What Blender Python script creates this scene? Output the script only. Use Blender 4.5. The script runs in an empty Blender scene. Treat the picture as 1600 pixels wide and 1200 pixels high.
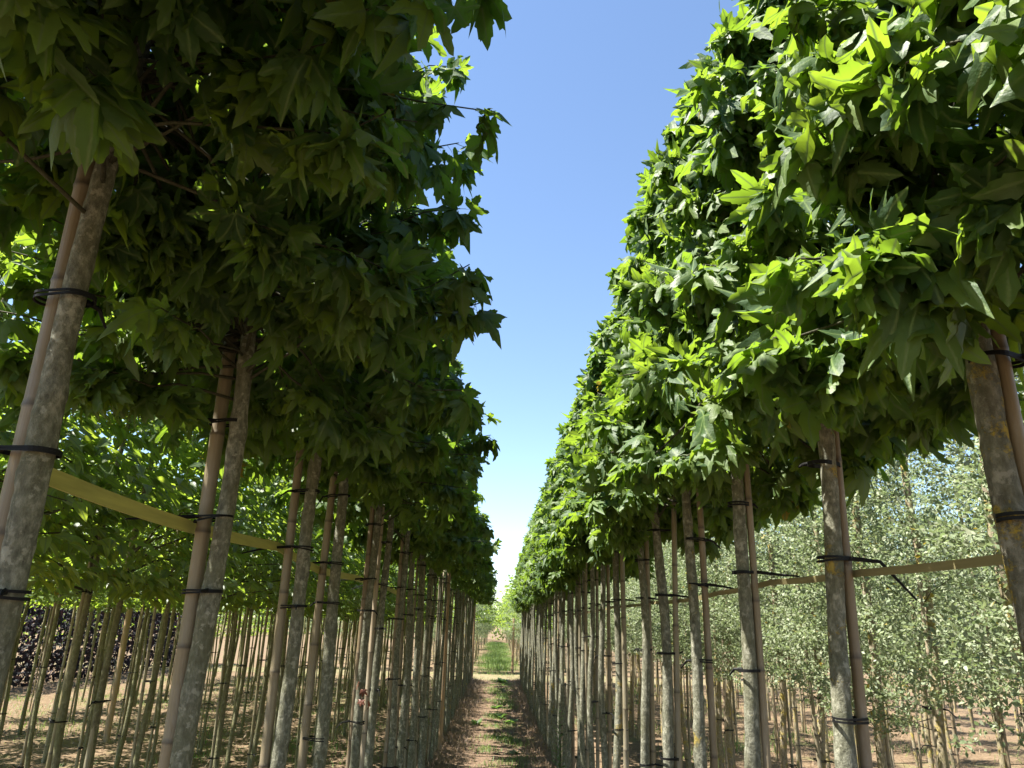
import bpy, math, random
import numpy as np
from mathutils import Matrix, Vector

random.seed(7)
rng = np.random.default_rng(11)
S = bpy.context.scene
COL = S.collection

# ------------------------------------------------------------------ camera
F = 1150.0                                   # focal length in pixels of a 1600 wide picture
EYE = 1.70
def _n(v):
    v = np.array(v, float); return v / np.linalg.norm(v)
RY = _n([(777 - 800) / F, -(976 - 600) / F, -1.0])          # the rows run along world +Y
RZ = np.array([(905 - 800) / F, (600 + 2900) / F, -1.0])    # world up in camera axes
RZ = _n(RZ - RZ.dot(RY) * RY)
RX = np.cross(RY, RZ)
CAM_R = np.array([RX, RY, RZ])               # camera -> world
cam_data = bpy.data.cameras.new('camera')
cam_data.sensor_width = 36.0
cam_data.lens = 36.0 * F / 1600.0
cam_data.clip_start = 0.02
cam_data.clip_end = 2000.0
cam = bpy.data.objects.new('camera', cam_data)
COL.objects.link(cam)
M = Matrix([list(CAM_R[0]) + [0], list(CAM_R[1]) + [0], list(CAM_R[2]) + [EYE], [0, 0, 0, 1]])
cam.matrix_world = M
S.camera = cam

# ------------------------------------------------------------------ sky, sun, exposure
SUN_EL, SUN_AZ = 64.0, -96.0                 # azimuth from the row direction, negative = left
wd = bpy.data.worlds.new('World'); S.world = wd; wd.use_nodes = True
nt = wd.node_tree; nt.nodes.clear()
sky = nt.nodes.new('ShaderNodeTexSky'); sky.sky_type = 'NISHITA'; sky.sun_disc = False
sky.sun_elevation = math.radians(SUN_EL)
sky.sun_rotation = math.radians(SUN_AZ)
sky.altitude = 20; sky.air_density = 0.95; sky.dust_density = 0.0; sky.ozone_density = 1.6
bg = nt.nodes.new('ShaderNodeBackground'); bg.inputs['Strength'].default_value = 0.066
out = nt.nodes.new('ShaderNodeOutputWorld')
nt.links.new(sky.outputs[0], bg.inputs[0]); nt.links.new(bg.outputs[0], out.inputs[0])
sd = bpy.data.lights.new('sun', 'SUN'); sd.energy = 5.0; sd.angle = math.radians(0.53); sd.color = (1.0, 0.95, 0.86)
sun = bpy.data.objects.new('sun', sd); COL.objects.link(sun)
se, sa = math.radians(SUN_EL), math.radians(SUN_AZ)
sdir = Vector((math.sin(sa) * math.cos(se), math.cos(sa) * math.cos(se), math.sin(se)))
sun.location = (-20, 0, 30)
sun.rotation_euler = sdir.to_track_quat('Z', 'Y').to_euler()
S.view_settings.view_transform = 'Standard'; S.view_settings.look = 'None'
S.view_settings.gamma = 1.0; S.view_settings.use_curve_mapping = False
S.view_settings.exposure = 2.12
S.render.engine = 'CYCLES'
S.cycles.max_bounces = 9; S.cycles.diffuse_bounces = 3; S.cycles.glossy_bounces = 2
S.cycles.transmission_bounces = 5; S.cycles.transparent_max_bounces = 4
S.cycles.use_denoising = True

# ------------------------------------------------------------------ materials
def new_mat(name):
    m = bpy.data.materials.new(name); m.use_nodes = True
    t = m.node_tree; t.nodes.clear()
    o = t.nodes.new('ShaderNodeOutputMaterial')
    return m, t, o
def node(t, typ, **kw):
    n = t.nodes.new(typ)
    for k, v in kw.items():
        if k in n.inputs.keys(): n.inputs[k].default_value = v
        else: setattr(n, k, v)
    return n
def ramp(t, fac, stops):
    r = t.nodes.new('ShaderNodeValToRGB')
    els = r.color_ramp.elements
    while len(els) > 1: els.remove(els[-1])
    els[0].position = stops[0][0]; els[0].color = (*stops[0][1], 1)
    for p, c in stops[1:]:
        e = els.new(p); e.color = (*c, 1)
    t.links.new(fac, r.inputs[0]); return r
def mixc(t, fac, a, b):
    m = t.nodes.new('ShaderNodeMix'); m.data_type = 'RGBA'
    for src, idx in ((fac, 0), (a, 6), (b, 7)):
        if isinstance(src, (int, float)): m.inputs[idx].default_value = src
        elif isinstance(src, tuple): m.inputs[idx].default_value = (*src, 1)
        else: t.links.new(src, m.inputs[idx])
    return m.outputs[2]
def mathn(t, op, a, b=0.0):
    m = t.nodes.new('ShaderNodeMath'); m.operation = op
    for i, s in enumerate((a, b)):
        if isinstance(s, (int, float)): m.inputs[i].default_value = s
        else: t.links.new(s, m.inputs[i])
    return m.outputs[0]
def noise(t, vec, scale, detail=4, rough=0.6):
    n = t.nodes.new('ShaderNodeTexNoise'); n.inputs['Scale'].default_value = scale
    n.inputs['Detail'].default_value = detail; n.inputs['Roughness'].default_value = rough
    if vec is not None: t.links.new(vec, n.inputs['Vector'])
    return n.outputs['Fac']
def stretch(t, vec, s):
    m = t.nodes.new('ShaderNodeMapping'); m.inputs['Scale'].default_value = s
    t.links.new(vec, m.inputs['Vector']); return m.outputs[0]

def leaf_mat(name, stops, under, trans, tfac=0.36, rough=0.42, spec=0.5, veincol=(0.15, 0.22, 0.065), vein=True, yellow=0.9985):
    m, t, o = new_mat(name)
    geo = t.nodes.new('ShaderNodeNewGeometry'); oi = t.nodes.new('ShaderNodeObjectInfo')
    r = mathn(t, 'FRACT', mathn(t, 'ADD', geo.outputs['Random Per Island'], mathn(t, 'MULTIPLY', oi.outputs['Random'], 7.31)))
    r2 = mathn(t, 'FRACT', mathn(t, 'MULTIPLY', r, 37.7))
    top = ramp(t, r, stops).outputs[0]
    pos = geo.outputs['Position']
    blot = noise(t, pos, 45, 3)
    top = mixc(t, mathn(t, 'MULTIPLY', blot, 0.5), top, tuple(0.6 * c for c in stops[0][1]))
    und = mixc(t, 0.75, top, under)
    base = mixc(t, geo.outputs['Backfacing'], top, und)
    tr = mixc(t, mathn(t, 'MULTIPLY', r2, 0.6), trans, tuple(c * f for c, f in zip(trans, (0.55, 0.75, 0.6))))
    yel = mathn(t, 'GREATER_THAN', r2, yellow)
    base = mixc(t, yel, base, (0.24, 0.19, 0.04)); tr = mixc(t, yel, tr, (0.40, 0.30, 0.03))
    if vein:
        at = t.nodes.new('ShaderNodeAttribute'); at.attribute_name = 'vein'
        vm = ramp(t, at.outputs['Fac'], [(0.0, (1, 1, 1)), (0.0007, (0.7, 0.7, 0.7)), (0.0015, (0, 0, 0))]).outputs[0]
        base = mixc(t, vm, base, veincol)
        tr = mixc(t, vm, tr, tuple(0.75 * c for c in veincol))
    p = node(t, 'ShaderNodeBsdfPrincipled'); t.links.new(base, p.inputs['Base Color'])
    p.inputs['Specular IOR Level'].default_value = spec
    t.links.new(mathn(t, 'ADD', mathn(t, 'MULTIPLY', geo.outputs['Backfacing'], 0.25), mathn(t, 'ADD', rough, mathn(t, 'MULTIPLY', r2, 0.12))), p.inputs['Roughness'])
    bump = node(t, 'ShaderNodeBump', Strength=0.35, Distance=0.004)
    t.links.new(noise(t, pos, 120, 2), bump.inputs['Height']); t.links.new(bump.outputs[0], p.inputs['Normal'])
    tl = t.nodes.new('ShaderNodeBsdfTranslucent'); t.links.new(tr, tl.inputs[0])
    mx = t.nodes.new('ShaderNodeMixShader'); mx.inputs[0].default_value = tfac
    t.links.new(p.outputs[0], mx.inputs[1]); t.links.new(tl.outputs[0], mx.inputs[2])
    t.links.new(mx.outputs[0], o.inputs[0])
    return m

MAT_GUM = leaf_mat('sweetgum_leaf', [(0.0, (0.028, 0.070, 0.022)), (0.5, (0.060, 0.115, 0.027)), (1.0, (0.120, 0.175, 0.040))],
                   (0.020, 0.056, 0.020), (0.34, 0.50, 0.035), tfac=0.38, rough=0.5, spec=0.42)  # underside colour darkened and cooled: canopy shade put into the leaf colour
MAT_OVAL = leaf_mat('oval_leaf', [(0.0, (0.055, 0.105, 0.030)), (0.6, (0.085, 0.150, 0.040)), (1.0, (0.13, 0.19, 0.05))],
                    (0.035, 0.075, 0.03), (0.44, 0.56, 0.05), tfac=0.46, rough=0.4)  # dark underside colour paints in the shade seen below these crowns
MAT_OAK = leaf_mat('small_grey_leaf', [(0.0, (0.125, 0.17, 0.085)), (0.5, (0.205, 0.25, 0.135)), (1.0, (0.30, 0.335, 0.205))],
                   (0.30, 0.32, 0.22), (0.35, 0.42, 0.18), tfac=0.33, rough=0.5, vein=False, yellow=0.993)
MAT_HEDGE = leaf_mat('dark_hedge_leaf', [(0.0, (0.012, 0.012, 0.014)), (0.6, (0.020, 0.020, 0.022)), (1.0, (0.03, 0.036, 0.03))],
                     (0.05, 0.04, 0.05), (0.08, 0.03, 0.04), tfac=0.1, rough=0.65, spec=0.25, vein=False, yellow=1.1)
MAT_FAR = leaf_mat('far_conifer', [(0.0, (0.03, 0.055, 0.035)), (1.0, (0.05, 0.08, 0.045))], (0.06, 0.09, 0.06), (0.08, 0.12, 0.05), tfac=0.2, vein=False, yellow=1.1)
MAT_DEAD = leaf_mat('dead_leaf', [(0.0, (0.09, 0.03, 0.02)), (1.0, (0.15, 0.05, 0.025))], (0.25, 0.12, 0.06), (0.2, 0.05, 0.02), tfac=0.1, vein=False, yellow=1.1)

def bark_mat(name, c0, c1, c2, lichen, lich_amt, green):
    m, t, o = new_mat(name)
    tc = t.nodes.new('ShaderNodeTexCoord'); oi = t.nodes.new('ShaderNodeObjectInfo')
    vadd = t.nodes.new('ShaderNodeVectorMath'); vadd.operation = 'ADD'
    t.links.new(tc.outputs['Object'], vadd.inputs[0])
    sc = t.nodes.new('ShaderNodeVectorMath'); sc.operation = 'SCALE'; sc.inputs['Scale'].default_value = 30.0
    cmb = t.nodes.new('ShaderNodeCombineXYZ'); t.links.new(oi.outputs['Random'], cmb.inputs[0]); t.links.new(oi.outputs['Random'], cmb.inputs[2])
    t.links.new(cmb.outputs[0], sc.inputs[0]); t.links.new(sc.outputs[0], vadd.inputs[1])
    v = vadd.outputs[0]
    n1 = noise(t, stretch(t, v, (1, 1, 0.5)), 75, 6, 0.7)
    n2 = noise(t, v, 7, 4); n3 = noise(t, v, 140, 4, 0.7); n4 = noise(t, v, 42, 5, 0.6)
    c = ramp(t, n1, [(0.3, c0), (0.5, c1), (0.68, c2)]).outputs[0]
    c = mixc(t, ramp(t, n2, [(0.42, (0, 0, 0)), (0.65, (0.6, 0.6, 0.6))]).outputs[0], c, green)
    spots = ramp(t, n4, [(0.56, (0, 0, 0)), (0.63, (1, 1, 1))]).outputs[0]
    c = mixc(t, mathn(t, 'MULTIPLY', spots, 0.55), c, tuple(min(1, 1.25 * x) for x in c2))
    lm = ramp(t, mathn(t, 'ADD', mathn(t, 'MULTIPLY', noise(t, v, 13, 5, 0.65), 0.75), mathn(t, 'MULTIPLY', n3, 0.25)), [(lich_amt, (0, 0, 0)), (lich_amt + 0.07, (0.85, 0.85, 0.85))]).outputs[0]
    c = mixc(t, lm, c, lichen)
    p = node(t, 'ShaderNodeBsdfPrincipled', Roughness=0.85); p.inputs['Specular IOR Level'].default_value = 0.25
    t.links.new(c, p.inputs['Base Color'])
    h = mathn(t, 'ADD', mathn(t, 'MULTIPLY', n1, 0.8), mathn(t, 'ADD', mathn(t, 'MULTIPLY', n3, 0.5), mathn(t, 'MULTIPLY', lm, 0.4)))
    b = node(t, 'ShaderNodeBump', Strength=0.9, Distance=0.006); t.links.new(h, b.inputs['Height']); t.links.new(b.outputs[0], p.inputs['Normal'])
    t.links.new(p.outputs[0], o.inputs[0]); return m
MAT_BARK = bark_mat('sweetgum_bark', (0.058, 0.058, 0.042), (0.148, 0.147, 0.107), (0.30, 0.295, 0.23), (0.28, 0.22, 0.06), 0.66, (0.11, 0.11, 0.06))
MAT_BARKL = bark_mat('lichened_sweetgum_bark', (0.058, 0.058, 0.042), (0.148, 0.147, 0.107), (0.30, 0.295, 0.23), (0.34, 0.25, 0.045), 0.57, (0.11, 0.11, 0.06))
MAT_BARKY = bark_mat('yellow_lichened_bark', (0.050, 0.046, 0.034), (0.120, 0.112, 0.084), (0.25, 0.235, 0.185), (0.38, 0.27, 0.03), 0.52, (0.11, 0.11, 0.06))
MAT_BARKG = bark_mat('green_bark', (0.075, 0.068, 0.042), (0.155, 0.142, 0.082), (0.24, 0.225, 0.135), (0.3, 0.32, 0.12), 0.68, (0.145, 0.15, 0.055))
MAT_BARKO = bark_mat('lichened_oak_bark', (0.11, 0.09, 0.07), (0.24, 0.20, 0.14), (0.36, 0.31, 0.22), (0.40, 0.31, 0.07), 0.53, (0.25, 0.22, 0.10))
MAT_TWIG = bark_mat('twig_bark', (0.03, 0.028, 0.02), (0.055, 0.052, 0.032), (0.09, 0.085, 0.055), (0.1, 0.1, 0.05), 0.8, (0.06, 0.065, 0.03))

def cane_mat(name, stops):
    m, t, o = new_mat(name)
    tc = t.nodes.new('ShaderNodeTexCoord'); oi = t.nodes.new('ShaderNodeObjectInfo')
    at = t.nodes.new('ShaderNodeAttribute'); at.attribute_name = 'ring'
    v = tc.outputs['Object']
    c = ramp(t, oi.outputs['Random'], stops).outputs[0]
    st = noise(t, stretch(t, v, (60, 60, 1.4)), 3, 4)
    c = mixc(t, mathn(t, 'MULTIPLY', st, 0.7), c, (0.13, 0.10, 0.07))
    bl = ramp(t, noise(t, stretch(t, v, (8, 8, 3)), 2.0, 5), [(0.5, (0, 0, 0)), (0.7, (1, 1, 1))]).outputs[0]
    c = mixc(t, mathn(t, 'MULTIPLY', bl, 0.5), c, (0.33, 0.30, 0.25))
    c = mixc(t, at.outputs['Fac'], c, (0.05, 0.038, 0.028))
    p = node(t, 'ShaderNodeBsdfPrincipled', Roughness=0.5); p.inputs['Specular IOR Level'].default_value = 0.4
    t.links.new(c, p.inputs['Base Color'])
    b = node(t, 'ShaderNodeBump', Strength=0.4, Distance=0.003); t.links.new(st, b.inputs['Height']); t.links.new(b.outputs[0], p.inputs['Normal'])
    t.links.new(p.outputs[0], o.inputs[0]); return m
MAT_CANE = cane_mat('bamboo', [(0.0, (0.20, 0.140, 0.075)), (0.35, (0.25, 0.195, 0.110)), (0.7, (0.29, 0.25, 0.155)), (1.0, (0.24, 0.225, 0.155))])
MAT_CANEG = cane_mat('green_bamboo', [(0.0, (0.27, 0.21, 0.13)), (0.4, (0.28, 0.25, 0.11)), (0.75, (0.36, 0.32, 0.19)), (1.0, (0.25, 0.25, 0.08))])
MAT_CANEP = cane_mat('pale_bamboo', [(0.0, (0.50, 0.42, 0.30)), (1.0, (0.44, 0.35, 0.24))])
MAT_POST = cane_mat('bare_wood', [(0.0, (0.42, 0.24, 0.11)), (1.0, (0.46, 0.32, 0.18))])

def plain(name, col, rough=0.6, var=0.3, scale=20, spec=0.4, str3=(1, 1, 1)):
    m, t, o = new_mat(name)
    tc = t.nodes.new('ShaderNodeTexCoord')
    n = noise(t, stretch(t, tc.outputs['Object'], str3), scale, 5)
    c = mixc(t, n, tuple(x * (1 - var) for x in col), tuple(min(1, x * (1 + var)) for x in col))
    p = node(t, 'ShaderNodeBsdfPrincipled', Roughness=rough); p.inputs['Specular IOR Level'].default_value = spec
    t.links.new(c, p.inputs['Base Color'])
    b = node(t, 'ShaderNodeBump', Strength=0.3, Distance=0.002); t.links.new(n, b.inputs['Height']); t.links.new(b.outputs[0], p.inputs['Normal'])
    t.links.new(p.outputs[0], o.inputs[0]); return m
MAT_TIE = plain('black_rubber', (0.008, 0.008, 0.008), 0.65, 0.3, 20, 0.2)
MAT_BAND = plain('yellow_green_lath', (0.40, 0.38, 0.10), 0.5, 0.45, 6, 0.4, (12, 0.8, 12))
MAT_BAND2 = plain('weathered_lath', (0.24, 0.21, 0.10), 0.55, 0.5, 6, 0.4, (12, 0.8, 12))

def blade_mat(name, stops, tr, tfac):
    m, t, o = new_mat(name)
    geo = t.nodes.new('ShaderNodeNewGeometry')
    c = ramp(t, geo.outputs['Random Per Island'], stops).outputs[0]
    p = node(t, 'ShaderNodeBsdfPrincipled', Roughness=0.6); t.links.new(c, p.inputs['Base Color'])
    tl = t.nodes.new('ShaderNodeBsdfTranslucent'); tl.inputs[0].default_value = (*tr, 1)
    mx = t.nodes.new('ShaderNodeMixShader'); mx.inputs[0].default_value = tfac
    t.links.new(p.outputs[0], mx.inputs[1]); t.links.new(tl.outputs[0], mx.inputs[2]); t.links.new(mx.outputs[0], o.inputs[0])
    return m
MAT_STRAW = blade_mat('straw', [(0.0, (0.09, 0.052, 0.03)), (0.5, (0.17, 0.105, 0.06)), (1.0, (0.28, 0.20, 0.12))], (0.3, 0.2, 0.1), 0.15)
MAT_GRASS = blade_mat('grass_blade', [(0.0, (0.06, 0.11, 0.03)), (0.6, (0.10, 0.17, 0.04)), (1.0, (0.20, 0.22, 0.08))], (0.2, 0.32, 0.05), 0.35)
MAT_WEED = leaf_mat('weed_leaf', [(0.0, (0.05, 0.10, 0.03)), (1.0, (0.10, 0.17, 0.05))], (0.12, 0.18, 0.08), (0.2, 0.34, 0.06), vein=False, yellow=1.1)

def soil_mat(name, c0, c1, c2, grass_amt):
    m, t, o = new_mat(name)
    geo = t.nodes.new('ShaderNodeNewGeometry'); v = geo.outputs['Position']
    n1 = noise(t, v, 1.1, 6, 0.65); n2 = noise(t, v, 14, 6, 0.7); n3 = noise(t, stretch(t, v, (1, 0.6, 1)), 70, 4, 0.7)
    c = ramp(t, n2, [(0.3, c0), (0.52, c1), (0.72, c2)]).outputs[0]
    c = mixc(t, mathn(t, 'MULTIPLY', n3, 0.6), c, c0)
    g = ramp(t, n1, [(grass_amt, (0, 0, 0)), (grass_amt + 0.12, (0.8, 0.8, 0.8))]).outputs[0]
    c = mixc(t, mathn(t, 'MULTIPLY', g, n3), c, (0.13, 0.17, 0.05))
    p = node(t, 'ShaderNodeBsdfPrincipled', Roughness=0.95); p.inputs['Specular IOR Level'].default_value = 0.15
    t.links.new(c, p.inputs['Base Color'])
    b = node(t, 'ShaderNodeBump', Strength=0.8, Distance=0.03); t.links.new(mathn(t, 'ADD', n2, mathn(t, 'MULTIPLY', n3, 0.5)), b.inputs['Height']); t.links.new(b.outputs[0], p.inputs['Normal'])
    t.links.new(p.outputs[0], o.inputs[0]); return m
MAT_SOIL = soil_mat('dry_soil', (0.09, 0.060, 0.036), (0.170, 0.120, 0.074), (0.27, 0.205, 0.135), 0.56)
MAT_PATH = soil_mat('trodden_soil', (0.085, 0.056, 0.037), (0.155, 0.108, 0.070), (0.23, 0.17, 0.115), 0.60)
MAT_TRACK = soil_mat('sandy_track', (0.12, 0.098, 0.055), (0.19, 0.16, 0.09), (0.26, 0.22, 0.14), 0.55)

# ------------------------------------------------------------------ mesh helpers
def mesh_np(name, V, faces, mat, attrs=None, smooth=True):
    """faces: list of integer arrays (n,3) or (n,4)"""
    me = bpy.data.meshes.new(name)
    V = np.ascontiguousarray(V, np.float32)
    me.vertices.add(len(V)); me.vertices.foreach_set('co', V.ravel())
    loops = np.concatenate([f.ravel() for f in faces]).astype(np.int32)
    tot = np.concatenate([np.full(len(f), f.shape[1], np.int32) for f in faces])
    start = np.concatenate([[0], np.cumsum(tot)[:-1]]).astype(np.int32)
    me.loops.add(len(loops)); me.loops.foreach_set('vertex_index', loops)
    me.polygons.add(len(tot)); me.polygons.foreach_set('loop_start', start)
    try: me.polygons.foreach_set('loop_total', tot)
    except Exception: pass
    me.polygons.foreach_set('use_smooth', np.full(len(tot), smooth))
    me.update(calc_edges=True)
    for k, a in (attrs or {}).items():
        at = me.attributes.new(k, 'FLOAT', 'POINT'); at.data.foreach_set('value', np.ascontiguousarray(a, np.float32))
    me.materials.append(mat)
    return me
def obj(name, me, parent=None, loc=None, mat4=None):
    o = bpy.data.objects.new(name, me); COL.objects.link(o)
    if parent is not None: o.parent = parent
    if loc is not None: o.location = loc
    if mat4 is not None: o.matrix_basis = mat4
    return o
def tag(o, label=None, cat=None, group=None, kind=None):
    if label: o['label'] = label
    if cat: o['category'] = cat
    if group: o['group'] = group
    if kind: o['kind'] = kind
    return o
def thing(name, label, cat, loc, group=None, rz=0.0):
    o = bpy.data.objects.new(name, None); COL.objects.link(o); o.location = loc; o.rotation_euler = (0, 0, rz)
    o.empty_display_size = 0.1
    return tag(o, label, cat, group)
def tube(path, radii, sides=10, wob=0.0, seed=0, groove=None, ring=None, disp=None):
    P = np.array(path, float); n = len(P); R = np.array(radii, float)
    T = np.gradient(P, axis=0); T /= np.linalg.norm(T, axis=1)[:, None] + 1e-9
    ref = np.array([1.0, 0, 0]) if abs(T[0][0]) < 0.8 else np.array([0, 1.0, 0])
    A = np.cross(T, ref); A /= np.linalg.norm(A, axis=1)[:, None]
    B = np.cross(T, A)
    an = np.arange(sides) * 2 * math.pi / sides
    rg = np.random.default_rng(seed)
    rr = R[:, None] * (1 + wob * rg.normal(0, 1, (n, sides)))
    if groove is not None: rr[:, groove] *= 0.72
    if disp is not None: rr = rr + disp(P, an)
    V = P[:, None, :] + rr[:, :, None] * (np.cos(an)[None, :, None] * A[:, None, :] + np.sin(an)[None, :, None] * B[:, None, :])
    i = np.arange(n - 1)[:, None] * sides; j = np.arange(sides)[None, :]; j2 = (j + 1) % sides
    Q = np.stack([i + j, i + j2, i + sides + j2, i + sides + j], -1).reshape(-1, 4)
    V = np.concatenate([V.reshape(-1, 3), P[:1], P[-1:]])
    c0, c1 = n * sides, n * sides + 1
    jj = np.arange(sides); j2 = (jj + 1) % sides
    t0 = np.stack([np.full(sides, c0), j2, jj], -1); t1 = np.stack([np.full(sides, c1), (n - 1) * sides + jj, (n - 1) * sides + j2], -1)
    ra = None
    if ring is not None:
        a = np.repeat(np.array(ring)[:, None], sides, 1)
        if groove is not None: a[:, groove] = 0.9
        ra = np.concatenate([a.ravel(), [0.2, 0.2]])
    return V, [Q, np.concatenate([t0, t1])], ra
def join(parts):
    Vs, Q, T, off, at = [], [], [], 0, []
    for V, fs, a in parts:
        Vs.append(V)
        for f in fs: (Q if f.shape[1] == 4 else T).append(f + off)
        at.append(a if a is not None else np.zeros(len(V))); off += len(V)
    faces = ([np.concatenate(Q)] if Q else []) + ([np.concatenate(T)] if T else [])
    return np.concatenate(Vs), faces, np.concatenate(at)

# ------------------------------------------------------------------ leaf templates (local: origin at the twig, +Y along the stalk, +Z the upper face)
class Tmpl:
    def __init__(s, V, T, vein): s.V = np.array(V, float); s.T = np.array(T, int); s.vein = np.array(vein, float)
def gum_leaf(seed, lod=0):
    """lod 0: toothed lobes with a keel; 1: plain lobes; 2: a bare star"""
    r = np.random.default_rng(seed)
    L = 0.125; pet = 0.07
    droop = r.uniform(0.0, 2.6) + (2.0 if seed % 6 == 0 else 0); fold = r.uniform(-0.18, 0.32); wave = r.uniform(0.006, 0.022)
    ang = np.radians([-115, -57, 0, 57, 115]) * r.uniform(0.82, 1.02) + r.normal(0, 0.06, 5)
    ln = np.array([0.58, 0.88, 1.0, 0.88, 0.58]) * L * r.uniform(0.88, 1.08, 5)
    wd = r.uniform(0.165, 0.225) * L
    ldroop = r.normal(0.2, 0.7, 5); ltw = r.normal(0, 0.22, 5)
    V, T, vein = [], [], []
    def add(x, y, d=0.0, k=None, side=0.0):
        rr = math.hypot(x, y)
        z = -droop * rr * rr * 2.2 + fold * d - 7.0 * d * d + wave * math.sin(11 * x / L + 7 * y / L + seed) * rr / L
        if k is not None: z += -ldroop[k] * rr * rr * 2.0 + ltw[k] * side * d * (rr / L) * 1.5
        V.append((x, y + pet, z)); vein.append(d); return len(V) - 1
    C = add(0, 0)
    vr = r.uniform(0.27, 0.38) * L
    va = [ang[0] - 0.6] + [(ang[i] + ang[i + 1]) / 2 for i in range(4)] + [ang[4] + 0.6]
    vi = [add(math.sin(a) * vr * (0.75 if k in (0, 5) else 1), math.cos(a) * vr * (0.75 if k in (0, 5) else 1), vr * 0.45) for k, a in enumerate(va)]
    for k in range(5):
        ax = np.array([math.sin(ang[k]), math.cos(ang[k])]); pr = np.array([ax[1], -ax[0]])
        l = ln[k]; w = wd * (0.78 if k in (0, 4) else 1.0)
        vL, vR = vi[k], vi[k + 1]
        tip = add(*(ax * l), 0.0, k)
        if lod == 2:
            T += [(C, tip, vL), (C, vR, tip)]; continue
        P = lambda t, q: add(*(ax * l * t + pr * w * q), abs(w * q), k, 1 if q > 0 else -1)
        if lod == 1:
            wL, wR = P(0.52, -1.0), P(0.52, 1.0)
            T += [(C, wL, vL), (C, tip, wL), (C, wR, tip), (C, vR, wR)]; continue
        m = add(*(ax * l * 0.45), 0.0, k); n = add(*(ax * l * 0.74), 0.0, k)
        j = r.uniform(-0.03, 0.03, 8)
        for sgn, v in ((-1, vL), (1, vR)):
            a1 = P(0.42 + j[0], sgn * 0.88); a2 = P(0.54 + j[1], sgn * 1.04); a3 = P(0.585 + j[1], sgn * 0.80)
            a4 = P(0.74 + j[2], sgn * 0.78); a5 = P(0.775 + j[2], sgn * 0.53); a6 = P(0.885 + j[3], sgn * 0.36)
            tr = [(C, m, v), (v, m, a1), (a1, m, a2), (a2, m, a3), (m, n, a3), (a3, n, a4), (a4, n, a5), (a5, n, a6), (a6, n, tip)]
            T += tr if sgn < 0 else [(x, z, y) for x, y, z in tr]
            j = np.roll(j, 4)
    p0 = len(V); hw = 0.0013
    for y, z in ((0, 0), (pet * 0.5, 0.008)):
        V.append((-hw, y, z)); V.append((hw, y, z)); vein += [0, 0]
    T += [(p0, p0 + 1, p0 + 3), (p0, p0 + 3, p0 + 2), (p0 + 2, p0 + 3, C)]
    return Tmpl(V, T, vein)
def oval_leaf(seed, L=0.085, W=0.021, pet=0.014, nseg=4):
    r = np.random.default_rng(seed)
    droop = r.uniform(0.5, 4.0); fold = r.uniform(0.05, 0.5)
    V, T, vein = [], [], []
    ts = np.linspace(0, 1, nseg + 1); mid, le, ri = [], [], []
    for t in ts:
        y = t * L; z = -droop * y * y * 1.2
        mid.append(len(V)); V.append((0, y + pet, z)); vein.append(0)
        if 0 < t < 1:
            w = W * (math.sin(math.pi * t ** 0.75) ** 0.8) * (1 if t < 0.9 else 0.7)
            le.append(len(V)); V.append((-w, y + pet, z + fold * w)); vein.append(w)
            ri.append(len(V)); V.append((w, y + pet, z + fold * w)); vein.append(w)
    T += [(mid[0], mid[1], le[0]), (mid[0], ri[0], mid[1])]
    for k in range(len(le) - 1):
        T += [(le[k], mid[k + 1], mid[k + 2]), (le[k], mid[k + 2], le[k + 1]), (mid[k + 1], ri[k], ri[k + 1]), (mid[k + 1], ri[k + 1], mid[k + 2])]
    T += [(le[-1], mid[-2], mid[-1]), (mid[-2], ri[-1], mid[-1])]
    p0 = len(V); V += [(-0.0008, 0, 0), (0.0008, 0, 0)]; vein += [0, 0]; T.append((p0, p0 + 1, mid[0]))
    return Tmpl(V, T, vein)
GUM = [gum_leaf(s) for s in range(12)]
GUM_MID = [gum_leaf(s, 1) for s in range(12)]
GUM_LOD = [gum_leaf(s, 2) for s in range(8)]
OVAL = [oval_leaf(s) for s in range(6)]
OVAL_LOD = [oval_leaf(s, nseg=2) for s in range(6)]
OAK = [oval_leaf(s, 0.030, 0.0085, 0.003, 3) for s in range(5)]
OAK_LOD = [oval_leaf(s, 0.031, 0.0095, 0.003, 2) for s in range(5)]

def leaf_soup(name, tm, var, Bs, P, mat):
    """join many placed leaves into one mesh; Bs (n,3,3) columns = x,y,z axes times scale"""
    Vs, Ts, ve, off = [], [], [], 0
    for k, t in enumerate(tm):
        idx = np.nonzero(var == k)[0]
        if not len(idx): continue
        W = np.einsum('nij,vj->nvi', Bs[idx], t.V) + P[idx][:, None, :]
        nv = len(t.V)
        Vs.append(W.reshape(-1, 3)); Ts.append((t.T[None] + (off + np.arange(len(idx)) * nv)[:, None, None]).reshape(-1, 3))
        ve.append(np.tile(t.vein, len(idx))); off += nv * len(idx)
    return mesh_np(name, np.concatenate(Vs), [np.concatenate(Ts)], mat, {'vein': np.concatenate(ve)})
def frames(Y, N, scale):
    Y = Y / (np.linalg.norm(Y, axis=1)[:, None] + 1e-9)
    X = np.cross(Y, N); X /= np.linalg.norm(X, axis=1)[:, None] + 1e-9
    Z = np.cross(X, Y)
    return np.stack([X, Y, Z], -1) * scale[:, None, None]
_tm_cache = {}
def leaf_mesh(kind, tm, k, mat):
    key = (kind, k)
    if key not in _tm_cache:
        t = tm[k]; _tm_cache[key] = mesh_np('leaf', t.V, [t.T], mat, {'vein': t.vein})
    return _tm_cache[key]

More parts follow.
